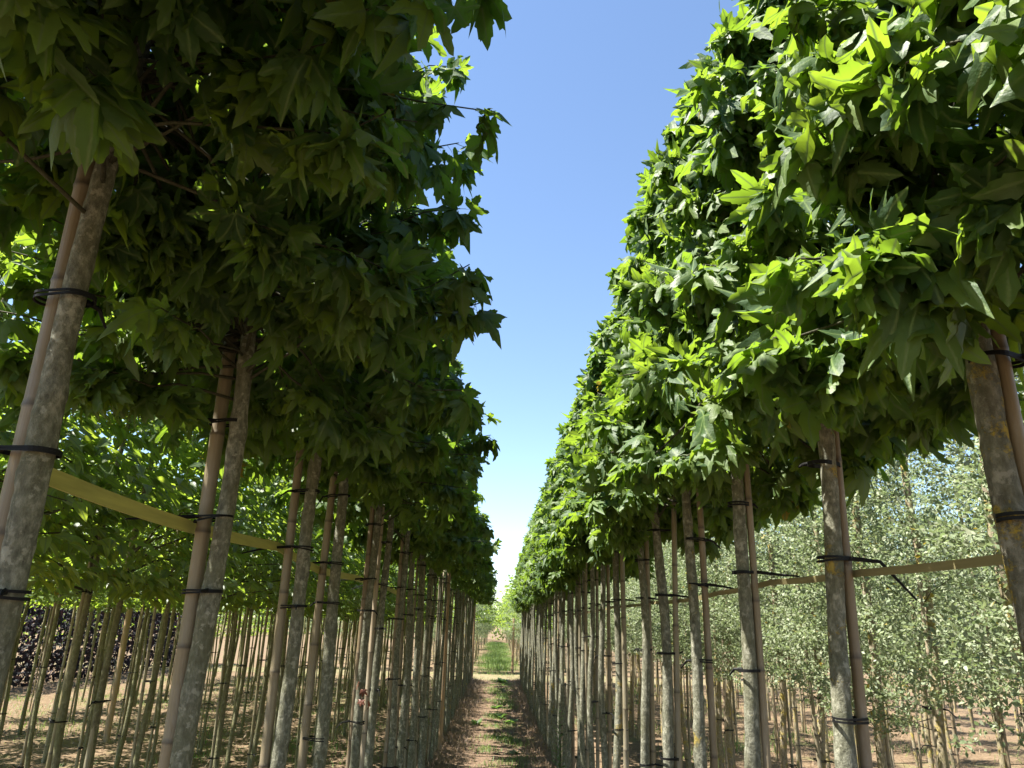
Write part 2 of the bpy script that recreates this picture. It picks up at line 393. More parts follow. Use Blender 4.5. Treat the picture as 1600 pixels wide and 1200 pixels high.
# ------------------------------------------------------------------ crowns
def gum_crown(seed, R, z0, z1, nshoot, per, top=0.45, shift=0.0):
    """returns leaf frames/positions and the shoots; R = reach of the shoots low in the crown, top = share of it left at the top"""
    r = np.random.default_rng(seed)
    shoots, P, Y, N = [], [], [], []
    H = z1 - z0
    for s in range(nshoot):
        u = (s + r.uniform(0, 1)) / nshoot
        az = r.uniform(0, 2 * math.pi)
        zt = z0 + H * (0.02 + 0.98 * u)                        # height of the shoot's tip
        prof = (1 - (1 - top) * u) * min(1, 0.8 + u * 1.6) * (1 - max(0, u - 0.8) * 2.2)
        rt = R * prof * (r.uniform(0.82, 1.0) if r.random() < 0.45 else r.uniform(0.5, 0.84))
        zs = max(z0 + r.uniform(-0.05, 0.45), zt - rt * r.uniform(0.2, 0.9)) if u > 0.15 else zt + r.uniform(0.0, 0.4)
        zs = min(zs, z1 - 0.3)
        d = np.array([math.cos(az), math.sin(az), 0])
        n = 6
        t = np.linspace(0, 1, n)[:, None]
        pts = np.array([0, 0, zs]) + d * rt * t ** 0.9 + np.array([0, 0, 1]) * ((zt - zs) * (1.7 * t - 0.7 * t ** 2.5) )
        pts[1:-1] += r.normal(0, 0.012, (n - 2, 3))
        shoots.append(pts)
        k = int(per * r.uniform(0.7, 1.3))
        tt = 0.28 + 0.72 * r.uniform(0, 1, k) ** 0.62
        x = tt * (n - 1); i = np.minimum(x.astype(int), n - 2); f = (x - i)[:, None]
        q = pts[i] * (1 - f) + pts[i + 1] * f
        la = az + r.normal(0, 1.0, k)
        outw = np.stack([np.cos(la), np.sin(la), np.zeros(k)], -1)
        dn = r.uniform(0.1, 2.3, k)
        y = outw + np.stack([np.zeros(k), np.zeros(k), -dn], -1) + r.normal(0, 0.35, (k, 3))
        up = r.uniform(-0.05, 0.75, k)
        nn = outw * 0.85 + np.stack([np.zeros(k), np.zeros(k), up], -1) + r.normal(0, 0.48, (k, 3))
        P.append(q); Y.append(y); N.append(nn)
    P = np.concatenate(P); Y = np.concatenate(Y); N = np.concatenate(N)
    sc = r.uniform(0.34, 0.80, len(P))
    return P + np.array([shift, 0, 0]), frames(Y, N, sc), [q + np.array([shift, 0, 0]) * np.linspace(0, 1, len(q))[:, None] for q in shoots]
def oval_crown(seed, R, z0, z1, nshoot, per):
    r = np.random.default_rng(seed)
    shoots, P, Y, N = [], [], [], []
    for s in range(nshoot):
        u = (s + r.uniform(0, 1)) / nshoot; az = r.uniform(0, 2 * math.pi)
        zs = z0 + (z1 - z0) * u * 0.86
        rt = R * (1 - 0.6 * u ** 1.6) * r.uniform(0.65, 1.15)
        d = np.array([math.cos(az), math.sin(az), 0]); n = 6; t = np.linspace(0, 1, n)[:, None]
        rise = r.uniform(0.05, 0.35) + 0.5 * u
        pts = np.array([0, 0, zs]) + d * rt * t + np.array([0, 0, 1]) * (rise * rt * (1.6 * t - 1.0 * t ** 2))
        pts[1:-1] += r.normal(0, 0.012, (n - 2, 3)); shoots.append(pts)
        k = int(per * r.uniform(0.8, 1.2))
        tt = 0.2 + 0.8 * r.uniform(0, 1, k) ** 0.85
        x = tt * (n - 1); i = np.minimum(x.astype(int), n - 2); f = (x - i)[:, None]
        q = pts[i] * (1 - f) + pts[i + 1] * f
        side = np.where(r.random(k) < 0.5, 1, -1) * r.uniform(0.5, 1.2, k)
        la = az + side
        q = q + np.stack([np.cos(la), np.sin(la), np.zeros(k)], -1) * r.uniform(0, 0.13, k)[:, None] + r.normal(0, 0.02, (k, 3))
        y = np.stack([np.cos(la), np.sin(la), -r.uniform(0.05, 0.7, k)], -1)
        nn = np.stack([np.zeros(k), np.zeros(k), np.ones(k)], -1) + r.normal(0, 0.33, (k, 3))
        P.append(q); Y.append(y); N.append(nn)
    P = np.concatenate(P); Y = np.concatenate(Y); N = np.concatenate(N)
    return P, frames(Y, N, r.uniform(0.7, 1.25, len(P))), shoots
def oak_crown(seed, R, z0, z1, nshoot, per):
    r = np.random.default_rng(seed)
    shoots, P, Y, N = [], [], [], []
    for s in range(nshoot):
        u = (s + r.uniform(0, 1)) / nshoot; az = r.uniform(0, 2 * math.pi)
        zs = z0 + (z1 - z0) * u * 0.88
        rt = R * (0.75 + 0.5 * math.sin(math.pi * min(1, u * 1.05))) * (1 - 0.45 * u) * r.uniform(0.6, 1.2)
        d = np.array([math.cos(az), math.sin(az), 0]); n = 5; t = np.linspace(0, 1, n)[:, None]
        rise = r.uniform(-0.25, 0.6) + 0.7 * u
        pts = np.array([0, 0, zs]) + d * rt * t + np.array([0, 0, 1]) * (rise * rt * t)
        pts[1:-1] += r.normal(0, 0.02, (n - 2, 3)); shoots.append(pts)
        k = int(per * r.uniform(0.7, 1.3))
        tt = 0.25 + 0.75 * r.uniform(0, 1, k) ** 0.8
        x = tt * (n - 1); i = np.minimum(x.astype(int), n - 2); f = (x - i)[:, None]
        q = pts[i] * (1 - f) + pts[i + 1] * f
        dirs = r.normal(0, 1, (k, 3)); dirs[:, 2] += 0.15
        q = q + dirs * np.abs(r.normal(0, 0.022, k))[:, None]
        y = dirs + d * 0.8; nn = r.normal(0, 0.7, (k, 3)) + np.array([0, 0, 0.8])
        P.append(q); Y.append(y); N.append(nn)
    P = np.concatenate(P); Y = np.concatenate(Y); N = np.concatenate(N)
    return P, frames(Y, N, r.uniform(0.55, 1.1, len(P))), shoots
def twig_mesh(shoots, r0, sides=4, skip=0):
    return mesh_np('twigs', *join([tube(p, np.linspace(r0, r0 * 0.35, len(p)), sides) for p in shoots[skip:]])[:2], MAT_TWIG)

# ------------------------------------------------------------------ trunks, canes, ties
def trunk_mesh(seed, r0, h, mat, sides=14, rings=44, sway=0.012, wob=0.03, name='trunk'):
    r = np.random.default_rng(seed)
    z = np.linspace(-0.05, h, rings); t = z / h
    ph = r.uniform(0, 6, 4)
    x = sway * (np.sin(z * 2.3 + ph[0]) + 0.5 * np.sin(z * 5.1 + ph[1])); y = sway * (np.sin(z * 2.0 + ph[2]) + 0.5 * np.sin(z * 4.7 + ph[3]))
    rad = r0 * (1.08 - 0.5 * np.clip(t, 0, 1) ** 1.3); rad[-1] *= 0.3
    for k in range(min(10, int(rings / 6))):                                   # knots
        c_ = r.integers(2, rings - 3); w_ = max(1.0, rings / 90); rad *= 1 + r.uniform(0.03, 0.11) * np.exp(-((np.arange(rings) - c_) / w_) ** 2)
    def knots(P, an):
        out = np.zeros((len(P), sides))
        for q in range(int(h * 4.5)):
            z0, a0, w, hh = r.uniform(0.1, h - 0.3), r.uniform(0, 6.28), r.uniform(0.012, 0.028), r.uniform(0.15, 0.38) * r0
            da = (an - a0 + math.pi) % (2 * math.pi) - math.pi
            d2 = (P[:, 2:3] - z0) ** 2 + (da[None, :] * r0) ** 2
            out += hh * (np.exp(-d2 / w ** 2) - 0.7 * np.exp(-d2 / (0.45 * w) ** 2))
        return out
    V, fs, _ = tube(np.stack([x, y, z], -1), rad, sides, wob, seed, disp=knots if rings > 80 else None)
    return mesh_np(name, V, fs, mat)
def cane_mesh(seed, r0, h, mat, sides=12, groove=True, z0=-0.05):
    r = np.random.default_rng(seed)
    zs, rad, ring = [], [], []; z = z0
    while z < h:
        g = r.uniform(0.2, 0.32)
        zs += [z, z + 0.006, z + 0.012, z + 0.02, z + g * 0.5]; rad += [1.0, 1.09, 1.02, 0.98, 0.99]; ring += [0.1, 0.75, 0.5, 0.1, 0.0]
        z += g
    zs.append(z); rad.append(0.98); ring.append(0.1)
    zs = np.array(zs); k = zs <= h; zs = zs[k]; rad = np.array(rad)[k]; ring = np.array(ring)[k]
    t = zs / h
    bow = r.normal(0, 0.006)
    p = np.stack([bow * np.sin(t * 3.1), r.normal(0, 0.006) * np.sin(t * 3.1), zs], -1)
    V, fs, ra = tube(p, r0 * rad * (1.05 - 0.22 * np.clip(t, 0, 1)), sides, 0.0, seed, int(r.integers(0, sides)) if groove else None, ring)
    return mesh_np('bamboo_cane', V, fs, mat, {'ring': ra})
def tie_mesh(seed, ra, rb, off, tail=0.07, tail_ang=0.0):
    """a black strap round the trunk (radius ra at origin) and the cane (radius rb at vector off), with a loose tail"""
    r = np.random.default_rng(seed)
    pts = []
    d = math.hypot(*off); a0 = math.atan2(off[1], off[0])
    for k in range(26):                                               # hull of the two circles
        an = 2 * math.pi * k / 26
        u = np.array([math.cos(an), math.sin(an)])
        pa = ra + 0.003; pb = d * math.cos(an - a0) + rb + 0.003
        rad = (u * pa) if pa >= pb else np.array(off) + u * (rb + 0.003)
        pts.append(rad)
    pts = np.array(pts); n = len(pts)
    tilt = r.normal(0, 0.12)
    V, Q = [], []
    ctr = np.array(off) * 0.5
    for w in range(2):
        base = len(V); zz = w * 0.0062 + r.normal(0, 0.001)
        for k in range(n):
            p = pts[k]; o = (p - ctr); o = o / np.linalg.norm(o)
            zt = zz + tilt * (p[0] - ctr[0]) * (1 - 2 * w * 0.4)
            for (dr, dz) in ((0, -0.0024), (0.0026, -0.0024), (0.0026, 0.0024), (0, 0.0024)):
                V.append((*(p + o * dr), zt + dz))
        for k in range(n):
            a, b = base + 4 * k, base + 4 * ((k + 1) % n)
            for e in range(4): Q.append((a + e, b + e, b + (e + 1) % 4, a + (e + 1) % 4))
    V = np.array(V); Q = np.array(Q)
    u = np.array([math.cos(tail_ang), math.sin(tail_ang)])
    k0 = int(np.argmax(pts @ u)); s = np.array([*pts[k0], 0.006])
    tl = tube([s - np.array([*u, 0]) * 0.01, s + np.array([*u, -0.15]) * tail * 0.5, s + np.array([*u, -0.4 + r.normal(0, 0.25)]) * tail], [0.006, 0.0045, 0.0025], 5)
    Vj, fj, _ = join([(V, [Q], None), tl])
    return mesh_np('tie', Vj, fj, MAT_TIE, smooth=False)

# ------------------------------------------------------------------ ground
def hgt(x, y):
    h = 0.018 * np.sin(1.7 * x + 0.6 * y) * np.sin(0.9 * y - 0.4 * x) + 0.010 * np.sin(5.3 * x + 2.1 * y) * np.sin(4.1 * y - 1.3 * x) + 0.006 * np.sin(11 * x - 7 * y) * np.sin(9 * y + 3 * x)
    h = h + 0.03 * (np.exp(-((np.abs(x) - 0.78) / 0.28) ** 2)) * (y < 25.4)
    return h * np.exp(-(np.hypot(x, y - 15) / 60) ** 2)
def axis(a, b, step, far, g=1.35):
    c = list(np.arange(a, b, step)) ; s = step
    lo, hi = [a], [b]
    while hi[-1] < far: s *= g; hi.append(hi[-1] + s)
    s = step
    while lo[-1] > -far: s *= g; lo.append(lo[-1] - s)
    return np.array(lo[:0:-1] + c + hi)
gx = axis(-9, 9, 0.12, 700); gy = axis(3, 34, 0.16, 700)
X, Yg = np.meshgrid(gx, gy)
nx, ny = len(gx), len(gy)
def grid_faces(nx, ny):
    i = np.arange(ny - 1)[:, None] * nx + np.arange(nx - 1)[None, :]
    return np.stack([i, i + 1, i + nx + 1, i + nx], -1).reshape(-1, 4)
hz = hgt(X, Yg)
obj('ground', mesh_np('ground', np.stack([X, Yg, hz], -1).reshape(-1, 3), [grid_faces(nx, ny)], MAT_SOIL))['kind'] = 'structure'
def sheet(name, xs, ys, mat, lift):
    X, Y = np.meshgrid(xs, ys)
    if name == 'path': X = X + 0.05 * np.sin(Y * 1.3) * np.sign(X) + 0.03 * np.sin(Y * 3.7 + X)
    o = obj(name, mesh_np(name, np.stack([X, Y, hgt(X, Y) + lift], -1).reshape(-1, 3), [grid_faces(len(xs), len(ys))], mat)); o['kind'] = 'structure'
sheet('path', np.linspace(-0.42, 0.42, 13), np.arange(-4, 25.6, 0.12), MAT_PATH, 0.005)
sheet('track', np.arange(-60, 60, 0.3), np.linspace(25.65, 28.4, 14), MAT_TRACK, 0.005)

# ------------------------------------------------------------------ which leaves show: a coarse painter's pass over the leaf blades of the near trees
CW, CH = 800, 600
def project(Pw):
    c = (Pw - np.array([0, 0, EYE])) @ CAM_R                            # world -> camera axes
    d = -c[:, 2]
    f = F * CW / 1600
    return CW / 2 + f * c[:, 0] / np.maximum(d, 1e-3), CH / 2 - f * c[:, 1] / np.maximum(d, 1e-3), d
def visible_area(items):
    """items: list of (P_world, frames, centre offset along y, half length, half width). Returns visible pixel counts per item"""
    Pw = np.concatenate([p + np.einsum('nij,j->ni', B, np.array([0, off, -0.003])) for p, B, off, hl, hw in items])
    ax = np.concatenate([B[:, :, 1] * hl for p, B, off, hl, hw in items]); bx = np.concatenate([B[:, :, 0] * hw for p, B, off, hl, hw in items])
    x, y, d = project(Pw)
    xa, ya, _ = project(Pw + ax); xb, yb, _ = project(Pw + bx)
    ids = np.full((CH, CW), -1, np.int32)
    ok = np.nonzero((d > 0.15) & (x > -60) & (x < CW + 60) & (y > -60) & (y < CH + 60))[0]
    for i in ok[np.argsort(-d[ok])]:
        ux, uy, vx, vy = xa[i] - x[i], ya[i] - y[i], xb[i] - x[i], yb[i] - y[i]
        hx = math.hypot(ux, vx); hy = math.hypot(uy, vy)
        x0, x1 = max(0, int(x[i] - hx)), min(CW, int(x[i] + hx) + 2); y0, y1 = max(0, int(y[i] - hy)), min(CH, int(y[i] + hy) + 2)
        if x0 >= x1 or y0 >= y1: continue
        det = ux * vy - uy * vx
        if abs(det) < 0.3: continue
        gx_ = np.arange(x0, x1)[None, :] - x[i]; gy_ = np.arange(y0, y1)[:, None] - y[i]
        s = (gx_ * vy - gy_ * vx) / det; t = (gy_ * ux - gx_ * uy) / det
        m = (s * s + t * t) < 0.85
        ids[y0:y1, x0:x1][m] = i
    cnt = np.bincount(ids[ids >= 0].ravel(), minlength=len(Pw))
    out, o = [], 0
    for it in items: out.append(cnt[o:o + len(it[0])]); o += len(it[0])
    return out

# ------------------------------------------------------------------ tree plans
ORD = ['first', 'second', 'third', 'fourth', 'fifth', 'sixth', 'seventh', 'eighth', 'ninth', 'tenth']
plans = []                                                              # near trees with leaves of their own
ROW = 0.77
LY = [0.36, 1.24, 2.06, 2.94, 3.65, 4.60, 5.25, 6.1, 6.7, 7.6]
LY += [7.6 + 0.86 * k + random.uniform(-0.1, 0.1) for k in range(1, 21)]
RYs = [0.52, 1.06, 1.77, 2.35, 2.94, 3.58, 4.2, 4.9, 5.6, 6.3]
RYs += [6.3 + 0.64 * k + random.uniform(-0.08, 0.08) for k in range(1, 30)]
gum_list = []
for side, ys in ((-1, [-0.6] + LY), (1, [-0.2] + RYs)):
    for k, y in enumerate(ys):
        gum_list.append(dict(side=side, k=k - 1, y=y, x=side * ROW + random.uniform(-0.02, 0.02)))
for g in gum_list:
    g['seed'] = 1000 + g['k'] * 7 + (500 if g['side'] > 0 else 0)
    g['near'] = g['y'] < (9.2 if g['side'] < 0 else 9.0)
    if g['side'] < 0: g['R'], g['z0'], g['z1'] = 0.77 + random.uniform(-0.05, 0.05), 2.28 + random.uniform(-0.06, 0.08), 3.65 + random.uniform(-0.15, 0.2)
    else: g['R'], g['z0'], g['z1'] = 0.50 + random.uniform(-0.04, 0.04), 2.12 + random.uniform(-0.05, 0.08), 3.75 + random.uniform(-0.15, 0.2)
def gum_label(g):
    k, L = g['k'], g['side'] < 0
    row = 'left' if L else 'right'
    if k < 0: return f'sweetgum tree beside the camera, before the first trunk of the {row} row'
    extra = {(True, 1): 'grey-barked sweetgum at the left edge, first trunk of the left row',
             (True, 2): 'sweetgum behind the thick brown cane, second trunk of the left row',
             (False, 1): 'sweetgum with yellow lichen at the right edge, first trunk of the right row',
             (False, 2): 'wavy grey sweetgum trunk left of the dark cane, second of the right row'}
    if (L, k) in extra: return extra[(L, k)]
    if k == 0: return f'sweetgum crown overhanging the top {row} corner, nearest of the {row} row'
    if k <= 9: return f'{ORD[k-1]} sweetgum trunk from the camera in the {row} row'
    return f'sweetgum tree far along the {row} row under the clipped green canopy'

# shared far crowns
far_crowns = {}
for side, R, z0, z1 in ((-1, 0.78, 2.28, 3.7), (1, 0.50, 2.12, 3.75)):
    for v in range(4):
        P, B, sh = gum_crown(40 + v + 10 * side, R, z0, z1, 95 if side < 0 else 110, 26, 0.5 if side < 0 else 0.42, 0 if side < 0 else 0.06)
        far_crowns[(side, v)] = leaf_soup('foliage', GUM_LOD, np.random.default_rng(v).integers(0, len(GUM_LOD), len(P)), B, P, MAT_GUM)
trunk_far = [trunk_mesh(60 + v, 0.0235, 3.3, MAT_BARK if v % 2 else MAT_BARKL, 9, 20) for v in range(6)]
cane_far = [cane_mesh(70 + v, 0.0145 + 0.002 * (v % 3), 2.35 + 0.05 * v, MAT_CANE, 8, False) for v in range(6)]

# near plans
for g in gum_list:
    if g['side'] < 0 and g['k'] in (1, 2, 3): g['R'] = (0.80, 0.76, 0.74)[g['k'] - 1]; g['z1'] = 3.75
    if g['side'] > 0 and g['k'] <= 3: g['z1'] = (3.25, 3.25, 3.25, 3.55, 3.8)[g['k'] + 1]
    if g['side'] < 0 and g['k'] <= 1: g['z0'] = 2.42
    if g['side'] < 0 and g['k'] == 6: g['z0'] = 2.5
    if g['near']:
        n = (170 if g['k'] < 3 else 130 if g['k'] < 4 else 112) if g['side'] < 0 else 110
        P, B, sh = gum_crown(g['seed'], g['R'], g['z0'], g['z1'], n, 27 if g['side'] > 0 or g['k'] < 4 else 23, (0.78 if g['k'] < 3 else 0.5) if g['side'] < 0 else 0.4, 0 if g['side'] < 0 else 0.06)
        keep = np.linalg.norm(P + np.array([g['x'], g['y'], -EYE]), axis=1) > 0.95
        P, B = P[keep], B[keep]
        g['P'], g['B'], g['sh'] = P, B, sh
        plans.append(g)
# rows of oval-leaved trees on the left
oval_list = []
for ri, (x, y0, sp, n) in enumerate(((-2.3, 1.8, 0.60, 39), (-3.8, 3.0, 0.78, 28), (-5.3, 5.0, 0.95, 21), (-6.8, 7.0, 1.2, 15), (-8.3, 8.6, 1.5, 11))):
    for k in range(n):
        oval_list.append(dict(row=ri, k=k, x=x + random.uniform(-0.06, 0.06), y=y0 + sp * k + random.uniform(-0.12, 0.12), seed=3000 + ri * 100 + k))
oval_near = [g for g in oval_list if g['row'] == 0 and g['y'] < 7.0]
for g in oval_near:
    g['P'], g['B'], g['sh'] = oval_crown(g['seed'], 0.80, 1.74, 3.85, 84, 32)
# rows of small-leaved grey trees on the right
oak_list = []
for ri, (x, y0, sp, n) in enumerate(((2.35, 1.9, 0.58, 41), (3.9, 2.8, 0.85, 27), (5.6, 4.0, 0.95, 23), (7.3, 5.0, 1.1, 19), (9.1, 6.0, 1.3, 16), (11.0, 7.0, 1.5, 14))):
    for k in range(n):
        oak_list.append(dict(row=ri, k=k, x=x + random.uniform(-0.08, 0.08), y=y0 + sp * k + random.uniform(-0.1, 0.1), seed=5000 + ri * 100 + k))
oak_near = [g for g in oak_list if g['row'] == 0 and 2.8 < g['y'] < 6.2]
for g in oak_near:
    g['P'], g['B'], g['sh'] = oak_crown(g['seed'], 0.60, random.uniform(1.15, 1.38), 3.25, 140, 86)

items, owners = [], []
for g in plans: items.append((g['P'] + np.array([g['x'], g['y'], 0]), g['B'], 0.12, 0.065, 0.052)); owners.append(g)
for g in oval_near: items.append((g['P'] + np.array([g['x'], g['y'], 0]), g['B'], 0.055, 0.043, 0.019)); owners.append(g)
for g in oak_near: items.append((g['P'] + np.array([g['x'], g['y'], 0]), g['B'], 0.023, 0.019, 0.0095)); owners.append(g)
for g, a in zip(owners, visible_area(items)): g['area'] = a

def split_leaves(g, root, kind, tm, tm_rest, mat, min_px, cap=300):
    n = len(g['P']); var = np.random.default_rng(g['seed']).integers(0, len(tm), n)
    a = g['area']; order = np.argsort(-a)[:cap]; pick = order[a[order] >= min_px]
    rest = np.ones(n, bool); rest[pick] = False
    f = obj('foliage', leaf_soup('foliage', tm_rest, var[rest], g['B'][rest], g['P'][rest], mat), root); f['kind'] = 'stuff'
    for i in pick:
        B, p = g['B'][i], g['P'][i]
        obj('leaf', leaf_mesh(kind, tm, int(var[i]), mat), root, mat4=Matrix([(*B[0], p[0]), (*B[1], p[1]), (*B[2], p[2]), (0, 0, 0, 1)]))
    return len(pick)

# ------------------------------------------------------------------ sweetgum rows with their canes
n_leaf = 0
for g in gum_list:
    side, k, y = g['side'], g['k'], g['y']; L = side < 0
    row = 'left' if L else 'right'
    root = thing('sweetgum_tree', gum_label(g), 'tree', (g['x'], y, float(hgt(np.array(g['x']), np.array(y)))), f'sweetgum trees of the {row} row')
    r = np.random.default_rng(g['seed'])
    r0 = (0.0285 if L else 0.023) * r.uniform(0.92, 1.08)
    rc = (0.0215 if L else 0.0135) * r.uniform(0.9, 1.1)
    if y > 4: rc = 0.0155 * r.uniform(0.85, 1.2)
    off = np.array([side * (r0 * 0.92 + rc * 0.95), r.uniform(-0.012, 0.012)])
    ch = (2.8 if L and k <= 2 else 2.5) + r.uniform(-0.1, 0.15)
    cmat = MAT_CANE
    if L and k == 6: cmat, rc, ch = MAT_CANEP, 0.02, 2.5
    if g['near']:
        obj('trunk', trunk_mesh(g['seed'], r0, 3.35, MAT_BARK if (L or k not in (1, 2, 4, 7)) else (MAT_BARKY if k == 1 else MAT_BARKL), *((24, 230) if k <= 4 else (16, 60)), 0.010 if L else 0.014, 0.022 if k <= 4 else 0.035), root)
        big = sorted((i for i in range(len(g['sh'])) if g['sh'][i][0][2] > g['z0'] + 0.25), key=lambda i: -np.linalg.norm(g['sh'][i][-1] - g['sh'][i][0]))[:9]
        for i in big:
            p = g['sh'][i]; V, fs, _ = tube(p, np.linspace(0.006, 0.0012, len(p)), 6, 0.04, i)
            obj('branch', mesh_np('branch', V, fs, MAT_TWIG), root)
        rest = [s for i, s in enumerate(g['sh']) if i not in big]
        o = obj('twigs', twig_mesh(rest, 0.005), root); o['kind'] = 'stuff'
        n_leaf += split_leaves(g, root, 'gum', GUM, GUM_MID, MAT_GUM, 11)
        cme = cane_mesh(g['seed'], rc, ch, cmat, 14, L and k in (1, 2, 3))
        if L and k == 5:                                             # shrivelled red leaves caught on the trunk
            for q in range(4):
                an = r.uniform(0, 6.28); zz = 1.25 + 0.05 * q + r.uniform(-0.03, 0.03)
                Bq = frames(np.array([[math.cos(an) * 0.4, math.sin(an) * 0.4, -1]]), np.array([[math.cos(an), math.sin(an), 0.2]]), np.array([0.3]))[0]
                o = obj('leaf', leaf_mesh('dead', GUM, int(r.integers(0, 6)), MAT_DEAD), root, mat4=Matrix([(*Bq[0], 0.03 * math.cos(an) + 0.02), (*Bq[1], 0.03 * math.sin(an) - 0.03), (*Bq[2], zz), (0, 0, 0, 1)]))
                o['label'] = 'shrivelled red-brown leaf clinging to the trunk'
    else:
        v = int(r.integers(0, 6))
        t = obj('trunk', trunk_far[v], root); t.rotation_euler = (r.normal(0, 0.008), r.normal(0, 0.008), r.uniform(0, 6.28))
        f = obj('foliage', far_crowns[(side, int(r.integers(0, 4)))], root); f['kind'] = 'stuff'
        f.rotation_euler = (0, 0, r.normal(0, 0.25)) if not L else (0, 0, r.uniform(0, 6.28)); f.scale = (1, r.choice((-1, 1)), 1)
        f.location = (0, 0, r.uniform(-0.06, 0.08))
        cme = cane_far[v]
    heights = [2.2, 1.72, 1.2, 0.68] if L else [2.05, 1.50, 1.06, 0.6]
    if y < 16:
        for zt in heights:
            zt += r.uniform(-0.08, 0.08)
            t = obj('tie', tie_mesh(int(r.integers(1e6)), r0 * 1.02, rc * 1.03, off, r.uniform(0.02, 0.07), r.uniform(0, 6.28)), root, (0, 0, zt))
        zt = 1.93 if L else 1.83
        obj('tie', tie_mesh(int(r.integers(1e6)), r0 * 1.02, rc * 1.03, off, 0.17 if L else 0.13, math.radians(-150 if L else -35)), root, (0, 0, zt))
    if k >= 1 and k <= 9:
        cl = {(True, 1): 'thick reddish bamboo cane strapped to the trunk at the left edge', (True, 2): 'thick brown split bamboo cane of the second trunk in the left row',
              (True, 6): 'pale bamboo cane whose top stands bare below the left canopy',
              (False, 2): 'dark bamboo cane right of the wavy second trunk in the right row'}.get((L, k), f'bamboo cane tied to the {ORD[k-1]} sweetgum trunk of the {row} row')
    elif k < 1: cl = f'bamboo cane beside the camera, before the first trunk of the {row} row' if k < 0 else f'bamboo cane of the overhanging sweetgum nearest the camera, {row} row'
    else: cl = f'bamboo cane tied to a distant sweetgum of the {row} row'
    c = obj('bamboo_cane', cme, None, (g['x'] + off[0], y + off[1], float(hgt(np.array(g['x']), np.array(y)))))
    c.rotation_euler = (r.normal(0, 0.006), r.normal(0, 0.006), r.uniform(0, 0.5))
    tag(c, cl, 'cane', f'bamboo canes of the {row} sweetgum row')

# laths tied along the rows
def lath(name, pts, width, thick, mat, label, tilt):
    P = np.array(pts, float); n = 6; path = []
    for a, b in zip(P[:-1], P[1:]):
        for t in np.linspace(0, 1, n, endpoint=False):
            q = a * (1 - t) + b * t; q[2] -= 0.004 * math.sin(math.pi * t); path.append(q)
    path.append(P[-1]); path = np.array(path)
    m = len(path); V, Q = [], []
    for k in range(m):
        th = tilt(k / n)
        w = np.array([math.sin(th), 0, math.cos(th)]) * width / 2; tn = np.array([math.cos(th), 0, -math.sin(th)]) * thick / 2
        for a, b in ((-1, -1), (1, -1), (1, 1), (-1, 1)): V.append(path[k] + a * w + b * tn)
    for k in range(m - 1):
        for e in range(4): Q.append((4 * k + e, 4 * k + (e + 1) % 4, 4 * k + 4 + (e + 1) % 4, 4 * k + 4 + e))
    Q += [(3, 2, 1, 0), (4 * m - 4, 4 * m - 3, 4 * m - 2, 4 * m - 1)]
    o = obj(name, mesh_np(name, np.array(V), [np.array(Q)], mat, smooth=False)); tag(o, label, 'lath'); return o
lath('wooden_lath', [(-0.865, y, 1.945 + dz) for y, dz in zip([1.40] + LY[2:9], (0.0, -0.01, 0.02, -0.02, 0.0, 0.01, 0.0, -0.01))], 0.034, 0.006, MAT_BAND,
     'yellow-green flat lath tied along the left sweetgum row', lambda k: 0.10 * math.sin(2.1 * k))
lath('wooden_lath', [(0.85, y, 1.84 + dz) for y, dz in zip([-0.2] + RYs[:16], [0.0, 0.01, -0.01, 0.0, 0.01, 0.0, -0.01, 0.0, 0.0, 0.01, 0.0, 0.0, -0.01, 0.0, 0.0, 0.0, 0.0])], 0.017, 0.005, MAT_BAND2,
     'weathered narrow lath tied along the right sweetgum row', lambda k: 0.35 * math.sin(0.9 * k + 1))

